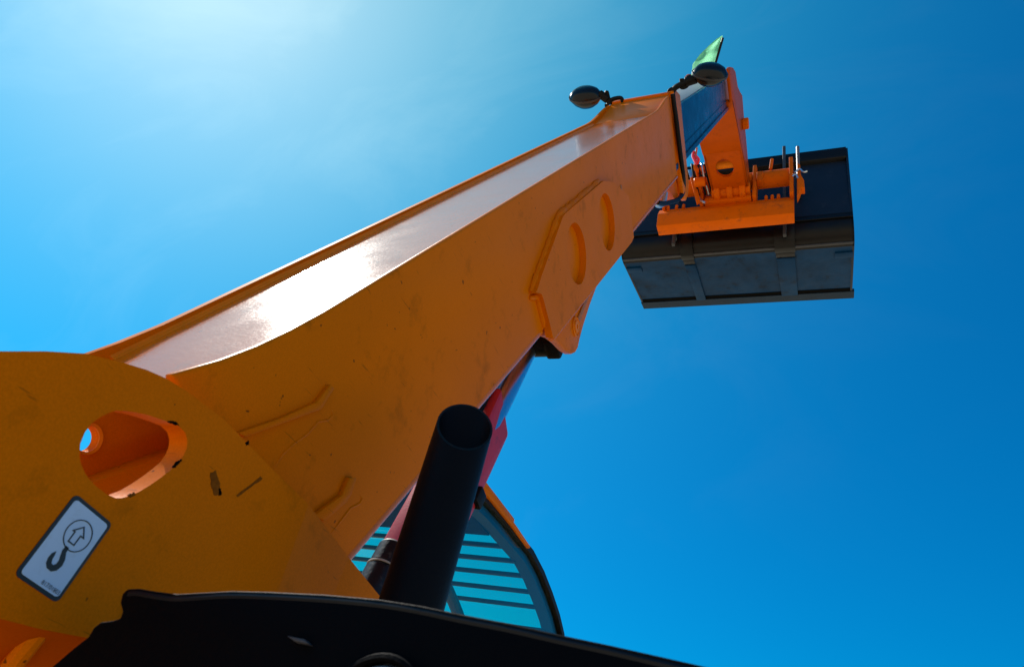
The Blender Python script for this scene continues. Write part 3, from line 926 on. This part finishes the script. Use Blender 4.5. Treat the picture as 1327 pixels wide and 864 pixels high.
# levelling ram barrel in front of the strut
b0 = (1.6294, 0.6056)
def Q(t):
    v = Vector((0, b0[0], b0[1])) + RD * t
    return P(-1.066, v.y, v.z)
bm = cyl(Q(-1.2), Q(-0.075), 0.050, 28, bv=0.004)
bm = cyl(Q(-0.07), Q(0.0), 0.048, 28, bv=0.006, bm=bm)
lev_ram = part('levelling_ram', bm, M['barrel'])
bm = lathe(Q(-0.073), RD, [(0, 0.047), (0, 0.0512), (0.004, 0.0512), (0.004, 0.047)], 28, cap=False)
bm = lathe(Q(-0.004), RD, [(0, 0.040), (0, 0.047), (0.004, 0.0455), (0.004, 0.04)], 28, bm=bm, cap=False)
part('barrel_ring', bm, mat('scraped_ring', (0.35, 0.34, 0.33), 0.5, spec=0.1), lev_ram)

# ---- exhaust stack: a slash-cut pipe
PXc, PYc, PR = -0.595, 1.0, 0.0515
own = bmesh.new()
nseg = 36
def pipe_ring(r, cut):
    vs = []
    for k in range(nseg):
        a = 2 * math.pi * k / nseg
        x, y = PXc + r * math.cos(a), PYc + r * math.sin(a)
        z = (0.612 + ((y - PYc) * 0.86 - (x - PXc) * 0.51) * 1.42) if cut else -0.2
        vs.append(own.verts.new(P(x, y, z)))
    return vs
r1, r2, r3, r4 = pipe_ring(PR, False), pipe_ring(PR, True), pipe_ring(PR - 0.004, True), pipe_ring(PR - 0.004, False)
for q, w in ((r1, r2), (r2, r3), (r3, r4)):
    for k in range(nseg):
        own.faces.new((q[k], q[(k + 1) % nseg], w[(k + 1) % nseg], w[k]))
exh = part('exhaust_stack', own, M['pipe'])
bm = cyl(P(PXc, PYc, -0.2), P(PXc, PYc, 0.40), PR - 0.006, 24)
part('exhaust_soot', bm, M['soot_and_shade'], exh)

# ---- engine cover in the foreground
cov = [(-0.0664, 0.1289), (-0.1061, 0.1321), (-0.1380, 0.1346), (-0.1717, 0.1368), (-0.2138, 0.1401), (-0.2522, 0.1420), (-0.2897, 0.1445), (-0.3288, 0.1453), (-0.3806, 0.1435), (-0.4392, 0.1396), (-0.4759, 0.1364), (-0.5044, 0.1321), (-0.5338, 0.1276), (-0.5620, 0.1271), (-0.5819, 0.1275), (-0.5956, 0.1257), (-0.5991, 0.1210), (-0.5959, 0.1128), (-0.5872, 0.1054), (-0.5861, 0.1000), (-0.5928, 0.0972), (-0.6064, 0.0942), (-0.6112, 0.0888), (-0.6115, 0.0807), (-0.6209, 0.0701), (-0.6342, 0.0525), (-0.6452, 0.0330)]
x0_, z0_ = cov[0]
cov = [(0.30, z0_ - 0.10), (0.30, z0_ - 0.03), (0.22, z0_ - 0.006), (0.10, z0_ - 0.002)] + cov + [(cov[-1][0] - 0.01, z0_ - 0.10)]
bm = prism(cov, fY, 0.5, 0.74, bv=0.006, seg=3)
cover = part('engine_cover', bm, M['black'])
lipp = [(-0.0663, 0.1282), (-0.1061, 0.1313), (-0.1379, 0.1339), (-0.1716, 0.1361), (-0.2137, 0.1393), (-0.2519, 0.1412), (-0.2894, 0.1436), (-0.3284, 0.1444), (-0.3802, 0.1426), (-0.4387, 0.1387), (-0.4753, 0.1355), (-0.5038, 0.1311), (-0.5331, 0.1266), (-0.5613, 0.1261), (-0.5812, 0.1265), (-0.5918, 0.1247)]
bm = tube([P(x, 0.5035, z - 0.0038) for x, z in lipp], 0.0042, 10)
part('cover_lip', bm, M['lip'], cover)
sl = [(-0.3964, 0.1064), (-0.3786, 0.1060), (-0.3727, 0.1029), (-0.3879, 0.1033)]
bm = prism(sl, fY, 0.494, 0.505, bv=0.0008)
part('cover_latch', bm, mat('worn_latch_metal', (0.05, 0.05, 0.06), 0.4, spec=0.3), cover)
lc = [(-0.2975, 0.0619)]
bm = lathe(P(lc[0][0], 0.5, lc[0][1]), Vector((0, -1, 0)), [(0, 0.044), (0.008, 0.044), (0.011, 0.042), (0.012, 0.039), (0.009, 0.037)], 40, cap=False)
lampo = part('tail_lamp', bm, M['black'], cover)
bm = lathe(P(lc[0][0], 0.5, lc[0][1]), Vector((0, -1, 0)), [(0.003, 0.0375), (0.009, 0.034), (0.014, 0.022), (0.016, 0.0)], 40)
part('lamp_lens', bm, M['lens'], cover)

# ---- cab on the far side of the boom
CXN, CXF = -1.5, -3.0
outl = [(2.8578, 1.3709), (3.0083, 1.3848), (3.2917, 1.3970), (3.6151, 1.4038), (3.8372, 1.3731), (4.0392, 1.3222), (4.2228, 1.2630), (4.3670, 1.1951)]
prof = [(1.97, 1.352), (2.3, 1.365)] + outl + [(4.55, 1.0), (4.68, 0.7), (4.74, 0.2)]
def inset(pf, w):
    o_ = []
    for i, q in enumerate(pf):
        a = pf[max(0, i - 1)]; b = pf[min(len(pf) - 1, i + 1)]
        d = Vector((b[0] - a[0], b[1] - a[1])).normalized()
        o_.append((q[0] - d.y * w * -1 if False else q[0] + d.y * w, q[1] - d.x * w))
    return o_
def inn(w):
    o_ = []
    for i, q in enumerate(prof):
        a = prof[max(0, i - 1)]; b = prof[min(len(prof) - 1, i + 1)]
        d = Vector((b[0] - a[0], b[1] - a[1])).normalized()
        o_.append((q[0] + d.y * w, q[1] - d.x * w))
    return o_
def rail(x0, x1, w0, w1, m, name, par, first=0, last=None, bv=0.004):
    A, Bq = inn(w0)[first:last], inn(w1)[first:last]
    own = bmesh.new()
    ro = [[own.verts.new(P(x, *q)) for x, q in ((x0, a), (x1, a), (x1, b), (x0, b))] for a, b in zip(A, Bq)]
    for q, w in zip(ro, ro[1:]):
        for k in range(4):
            own.faces.new((q[k], q[(k + 1) % 4], w[(k + 1) % 4], w[k]))
    own.faces.new(ro[0]); own.faces.new(ro[-1][::-1])
    bmesh.ops.recalc_face_normals(own, faces=own.faces)
    return part(name, own, m, par, smooth=45)
# body below the glass
bm = prism([(1.97, -0.9), (4.5, -0.9), (4.74, 0.0), (4.74, 0.2), (1.97, 0.2)], fX, CXF, CXN, bv=0.02)
cabo = part('cab', bm, M['paint'])
rail(CXN - 0.03, CXN + 0.004, -0.012, 0.020, M['rubber'], 'window_seal', cabo)
rail(CXN - 0.105, CXN - 0.032, 0.0, 0.06, M['cabframe'], 'cab_frame', cabo)
rail(CXF, CXF + 0.08, 0.0, 0.06, M['cabframe'], 'cab_frame', cabo)
for xx in (CXN - 0.10, CXF):
    bm = box(fX, (1.97, 2.05), (0.2, 1.345), (xx, xx + 0.09), bv=0.01)
    part('cab_pillar', bm, M['cabframe'], cabo)
# side window
gp = inn(0.018)
bm = prism([(2.05, 0.2)] + [(max(2.05, y), z) for y, z in gp], fX, CXN - 0.024, CXN - 0.016)
part('side_window', bm, M['sideglass'], cabo, smooth=0)
# orange roof panel and its side rail
bm = prism([(1.93, 1.36), (2.3, 1.375), (2.8415, 1.3949), (3.27, 1.405), (3.27, 1.44), (2.7, 1.432), (2.3, 1.425), (1.93, 1.405)], fX, CXF - 0.01, CXN + 0.01, bv=0.01)
part('roof_panel', bm, M['paint'], cabo)
sr = [(2.7791, 1.3676), (2.9599, 1.3786), (3.2435, 1.3849), (3.5143, 1.3824), (3.5298, 1.4001), (3.2768, 1.4088), (2.9907, 1.4146), (2.7814, 1.4090)]
bm = prism(sr, fX, CXN - 0.07, CXN + 0.02, bv=0.004)
part('roof_side_rail', bm, M['paint'], cabo)
bm = box(fX, (2.05, 3.24), (1.325, 1.345), (CXF + 0.08, CXN - 0.10))
part('headliner', bm, M['headliner'], cabo)
# roof glazing between the frames, following the curve
i0 = 2
own = bmesh.new()
gl = [q for q in inn(0.006) if q[0] > 3.2 and q[1] > 0.25]
gl = [(3.22, 1.387)] + gl
ro = [[own.verts.new(P(x, *q)) for x in (CXF + 0.07, CXN - 0.05)] for q in gl]
for q, w in zip(ro, ro[1:]):
    own.faces.new((q[0], q[1], w[1], w[0]))
bmesh.ops.solidify(own, geom=list(own.faces), thickness=0.006)
part('roof_window', own, M['roofglass'], cabo, smooth=60)
# guard bars across the roof window
ends = [(3.4824, 1.3784), (3.6210, 1.3546), (3.7948, 1.3385), (3.9837, 1.3141), (4.1491, 1.2816)]
ends = ends + [(4.27, 1.185)]
for k, (y, z) in enumerate(ends):
    bm = box(fX, (y - 0.010, y + 0.010), (z - 0.021, z + 0.004), (CXF + 0.05, CXN - 0.09), bv=0.004)
    part('roof_bar', bm, M['bar'], cabo)
# sun visor frame at the front of the roof window and the wiper arm
wv = [(y, z) for y, z in zip(*[iter(sum([list(q) for q in inn(0.010) if 4.27 < q[0] < 4.72 and q[1] > 0.5], []))] * 2)]
wv2 = [(y, z) for y, z in inn(0.045) if 4.27 < y < 4.70 and z > 0.5]
bm = prism(wv + wv2[::-1], fX, CXF + 0.05, CXN - 0.10)
part('screen_header', bm, M['cabframe'], cabo)
bm = tube([P(-2.02, 3.55, 1.24), P(-2.05, 3.9, 1.17), P(-2.06, 4.25, 1.05)], 0.035, 10)
part('wiper_arm', bm, M['bar'], cabo)
# driver's seat seen through the glass
bm = prism([(2.45, 0.25), (2.40, 0.60), (2.46, 0.66), (2.54, 0.62), (2.58, 0.40), (2.9, 0.36), (2.9, 0.25)], fX, -2.36, -1.92, bv=0.03)
part('driver_seat', bm, M['headliner'], cabo)

# ---- chassis, axles and wheels below
bm = prism([(0.0, -1.2), (6.3, -1.2), (6.3, -0.85), (5.4, -0.75), (1.4, -0.65), (0.0, -0.75)], fX, -1.45, -0.80, bv=0.03)
part('chassis', bm, M['paint'])
ZG = -H / S
def wheel(x, y, sx):
    R_ = 0.74
    zc = ZG + R_
    ax = Vector((sx, 0, 0))
    bm = lathe(P(x, y, zc), ax, [(0.0, 0.42), (0.0, 0.64), (0.05, 0.71), (0.12, 0.735), (0.40, 0.735), (0.47, 0.71), (0.52, 0.64), (0.52, 0.42)], 48, cap=False)
    w = part('wheel', bm, M['tyre'])
    own = bmesh.new()
    for k in range(20):
        a = 2 * math.pi * k / 20
        for off, lo_, hi_ in ((0.0, 0.06, 0.27), (0.5, 0.25, 0.46)):
            t_ = a + off * 2 * math.pi / 20
            t2 = t_ + 0.16
            cs = []
            for (tt, xx) in ((t_, lo_), (t_ + 0.09, lo_), (t2 + 0.09, hi_), (t2, hi_)):
                for rr in (0.72, 0.765):
                    cs.append(P(x + sx * xx, y + rr * math.cos(tt), zc + rr * math.sin(tt)))
            hexa([cs[0], cs[2], cs[4], cs[6], cs[1], cs[3], cs[5], cs[7]], bm=own)
    tr_ = part('tread', own, M['tyre'], w)
    bm = lathe(P(x, y, zc), ax, [(0.02, 0.42), (0.48, 0.42), (0.48, 0.36), (0.34, 0.32), (0.34, 0.12), (0.40, 0.10), (0.40, 0.0)], 36)
    part('rim', bm, M['edge'], w)
for y in (2.35, 5.35):
    wheel(-0.36, y, 1)
    wheel(-1.78, y, -1)
    bm = cyl(P(-1.85, y, ZG + 0.74), P(-0.25, y, ZG + 0.74), 0.13, 20, bv=0.02)
    part('axle', bm, M['paint'])

# ------------------------------------------------------------------ bucket on the carriage
BR = Vector((-1.1 * S, 7.6 * S, 7.6 * S + H))
K = thing('loader_bucket', 'wide black steel loader bucket held up on the carriage at the boom end', 'bucket', BR)
def bpart(name, bm, m, parent=None, smooth=35.0):
    return link(name, bm, m, parent or K, BR, smooth)
BX0, BX1 = -2.70, 0.505
def skin(prof, th, x0, x1, bm=None):
    return strip3(prof, x0, x1, th, bm)
back = [(7.43, 9.33), (7.43, 8.06)]
bm = box(fX, (7.43, 7.47), (8.04, 9.16), (BX0, BX1))
bk = bpart('back_plate', bm, M['bucket'])
bm = prism([(7.36, 9.15), (7.34, 9.34), (7.37, 9.36), (7.52, 9.36), (7.52, 9.14), (7.47, 9.12)], fX, BX0 - 0.005, BX1 - 0.02, bv=0.006)
bpart('top_lip', bm, M['heel'], bk)
heel = [(7.43, 8.05), (7.435, 7.97), (7.445, 7.86), (7.47, 7.76), (7.52, 7.69), (7.60, 7.648), (7.70, 7.650)]
bm = strip3(heel, BX0, BX1, 0.03)
hl_ = bpart('heel', bm, M['heel'], smooth=50)
bm = box(fX, (7.405, 7.43), (7.93, 7.97), (BX0, BX1), bv=0.004)
bpart('heel_seam_and_glint', bm, M['heel'], hl_)
bm = box(fX, (7.60, 7.64), (7.628, 7.652), (BX0 + 0.01, BX1 - 0.01), bv=0.006)
bpart('heel_seam_and_glint', bm, M['guard'], hl_)  # paler bead paints the highlight along the heel ridge
bm = strip3([(7.70, 7.652), (8.96, 7.955)], BX0 + 0.012, BX1 - 0.012, 0.035)
fl = bpart('floor_plate', bm, M['floor'])
bm = strip3([(8.86, 7.925), (8.955, 7.945)], BX0 + 0.02, BX1 - 0.02, 0.02)
bpart('edge_shadow_strip', bm, M['soot_and_shade'], fl)  # black strip paints the shadow line between floor and cutting edge
bm = strip3([(8.955, 7.935), (9.165, 7.985)], BX0 - 0.012, BX1 + 0.03, 0.05)
bpart('cutting_edge', bevel(bm, 0.006 * S), M['lipsteel'])
fd = Vector((0, 8.96 - 7.70, 7.955 - 7.652)).normalized()
def fF(a, b, c):     # a along the floor from the heel, b across, c below the floor
    v = Vector((0, 7.70, 7.652)) + fd * a + Vector((0, fd.z, -fd.y)) * c
    return P(b, v.y, v.z)
for x0, x1 in ((-1.80, -1.64), (-0.50, -0.25)):
    bm = prism([(0.16, x0), (0.16, x1), (1.29, x1 - 0.005), (1.29, x0 + 0.01)], fF, 0.0, 0.03, bv=0.006)
    w_ = bpart('wear_strip', bm, M['floor'])
    bm = prism([(0.02, x0), (0.02, x1), (0.15, x1), (0.15, x0)], fF, 0.0, 0.018, bv=0.004)
    bpart('strip_end', bm, M['heel'], w_)
    bm = prism([(7.405, 8.02), (7.41, 7.85), (7.44, 7.73), (7.50, 7.655), (7.60, 7.612), (7.71, 7.628), (7.71, 7.66), (7.55, 7.70), (7.46, 7.85), (7.45, 8.02)], fX, x0 - 0.01, x1 + 0.01, bv=0.004)
    bpart('heel_strap', bm, M['heel'])
for x0, x1 in ((BX0 + 0.012, BX0 + 0.24), (BX1 - 0.24, BX1 - 0.012)):
    bm = prism([(0.13, x0), (0.13, x1), (0.27, x1), (0.27, x0)], fF, 0.0, 0.024, bv=0.004)
    bpart('corner_wear_plate', bm, M['floor'])
endp = [(7.37, 9.35)] + heel + [(8.96, 7.945), (9.16, 7.99), (9.15, 8.06), (8.8, 8.35), (8.1, 9.05), (7.8, 9.34)]
for x in (BX0 - 0.004, BX1 - 0.026):
    bm = prism(endp, fX, x, x + 0.03, bv=0.004)
    bpart('end_plate', bm, M['bucket'])
for px_x in (-0.3611, -1.8739):
    bm = box(fX, (7.30, 7.36), (7.58, 9.50), (px_x - 0.022, px_x + 0.022), bv=0.008)
    bm = box(fX, (7.355, 7.44), (7.78, 7.84), (px_x - 0.02, px_x + 0.02), bm=bm)
    bm = box(fX, (7.355, 7.44), (8.9, 9.0), (px_x - 0.02, px_x + 0.02), bm=bm)
    bpart('guard_bar', bm, M['guard'])
px_x = -0.1657
bm = cyl(P(px_x, 7.2, 8.55), P(px_x, 7.2, 9.30), 0.024, 12, bv=0.006)
bpart('hitch_pin', bm, mat('dull_pin_steel', (0.16, 0.14, 0.14), 0.4, metal=0.3))
bm = prism([(7.15, 8.5), (7.15, 8.62), (7.43, 8.7), (7.43, 8.4)], fX, px_x - 0.03, px_x + 0.03, bv=0.006)
bpart('hitch_ear', bm, M['bucket'])

# ------------------------------------------------------------------ green flag behind the right-hand lamp
FP0 = [(-1.2559, -0.5278), (-0.9363, -0.2666), (-0.8245, 0.0016)]
FR = PU(8.7, *FP0[1])
G = thing('green_flag', 'pale green cloth flag on a thin dark staff behind the upper work lamp', 'flag', FR)
fo_ = [(-1.2358, -0.4973), (-1.2101, -0.3177), (-1.1569, -0.2033), (-1.0558, -0.1075), (-0.9329, -0.0257), (-0.8479, 0.0139), (-0.8257, -0.0139), (-0.8853, -0.1464), (-0.9377, -0.2826), (-1.0130, -0.3844), (-1.1299, -0.4644)]
nx_, ny_ = 14, 18
lft = [(893, 0)]
Lq = [(-1.2373, -0.5140), (-1.2206, -0.3825), (-1.1842, -0.2231), (-1.1002, -0.1359), (-0.9937, -0.0625), (-0.8984, -0.0043), (-0.8396, 0.0163)]
Rq = [(-1.0213, -0.4824), (-0.9895, -0.4049), (-0.9363, -0.2666), (-0.9053, -0.1911), (-0.8800, -0.1313), (-0.8541, -0.0642), (-0.8291, -0.0054)]
own = bmesh.new()
grid = []
def lerp_path(pth, t):
    f_ = t * (len(pth) - 1); i = min(int(f_), len(pth) - 2); f_ -= i
    return Vector((pth[i][0] + (pth[i + 1][0] - pth[i][0]) * f_, pth[i][1] + (pth[i + 1][1] - pth[i][1]) * f_))
for j in range(ny_ + 1):
    t = j / ny_
    a, b = lerp_path(Lq, t), lerp_path(Rq, t)
    row = []
    for i in range(nx_ + 1):
        s = i / nx_
        q = a.lerp(b, s)
        wav = 0.02 * math.sin(7 * s + 5 * t) * (1 - s * 0.6) + 0.012 * math.sin(15 * t - 6 * s)
        row.append(own.verts.new(B(8.7 + wav + 0.10 * (1 - s), q.y, q.x)))
    grid.append(row)
for j in range(ny_):
    for i in range(nx_):
        own.faces.new((grid[j][i], grid[j][i + 1], grid[j + 1][i + 1], grid[j + 1][i]))
bmesh.ops.solidify(own, geom=list(own.faces), thickness=0.004)
link('cloth', own, M['flag'], G, FR, 60)
bm = tube([PU(8.69, *q) for q in [(-1.0227, -0.4988), (-0.9383, -0.2907), (-0.8251, -0.0062)]], 0.013, 8, smooth=False)
link('staff', bm, M['rubber'], G, FR)
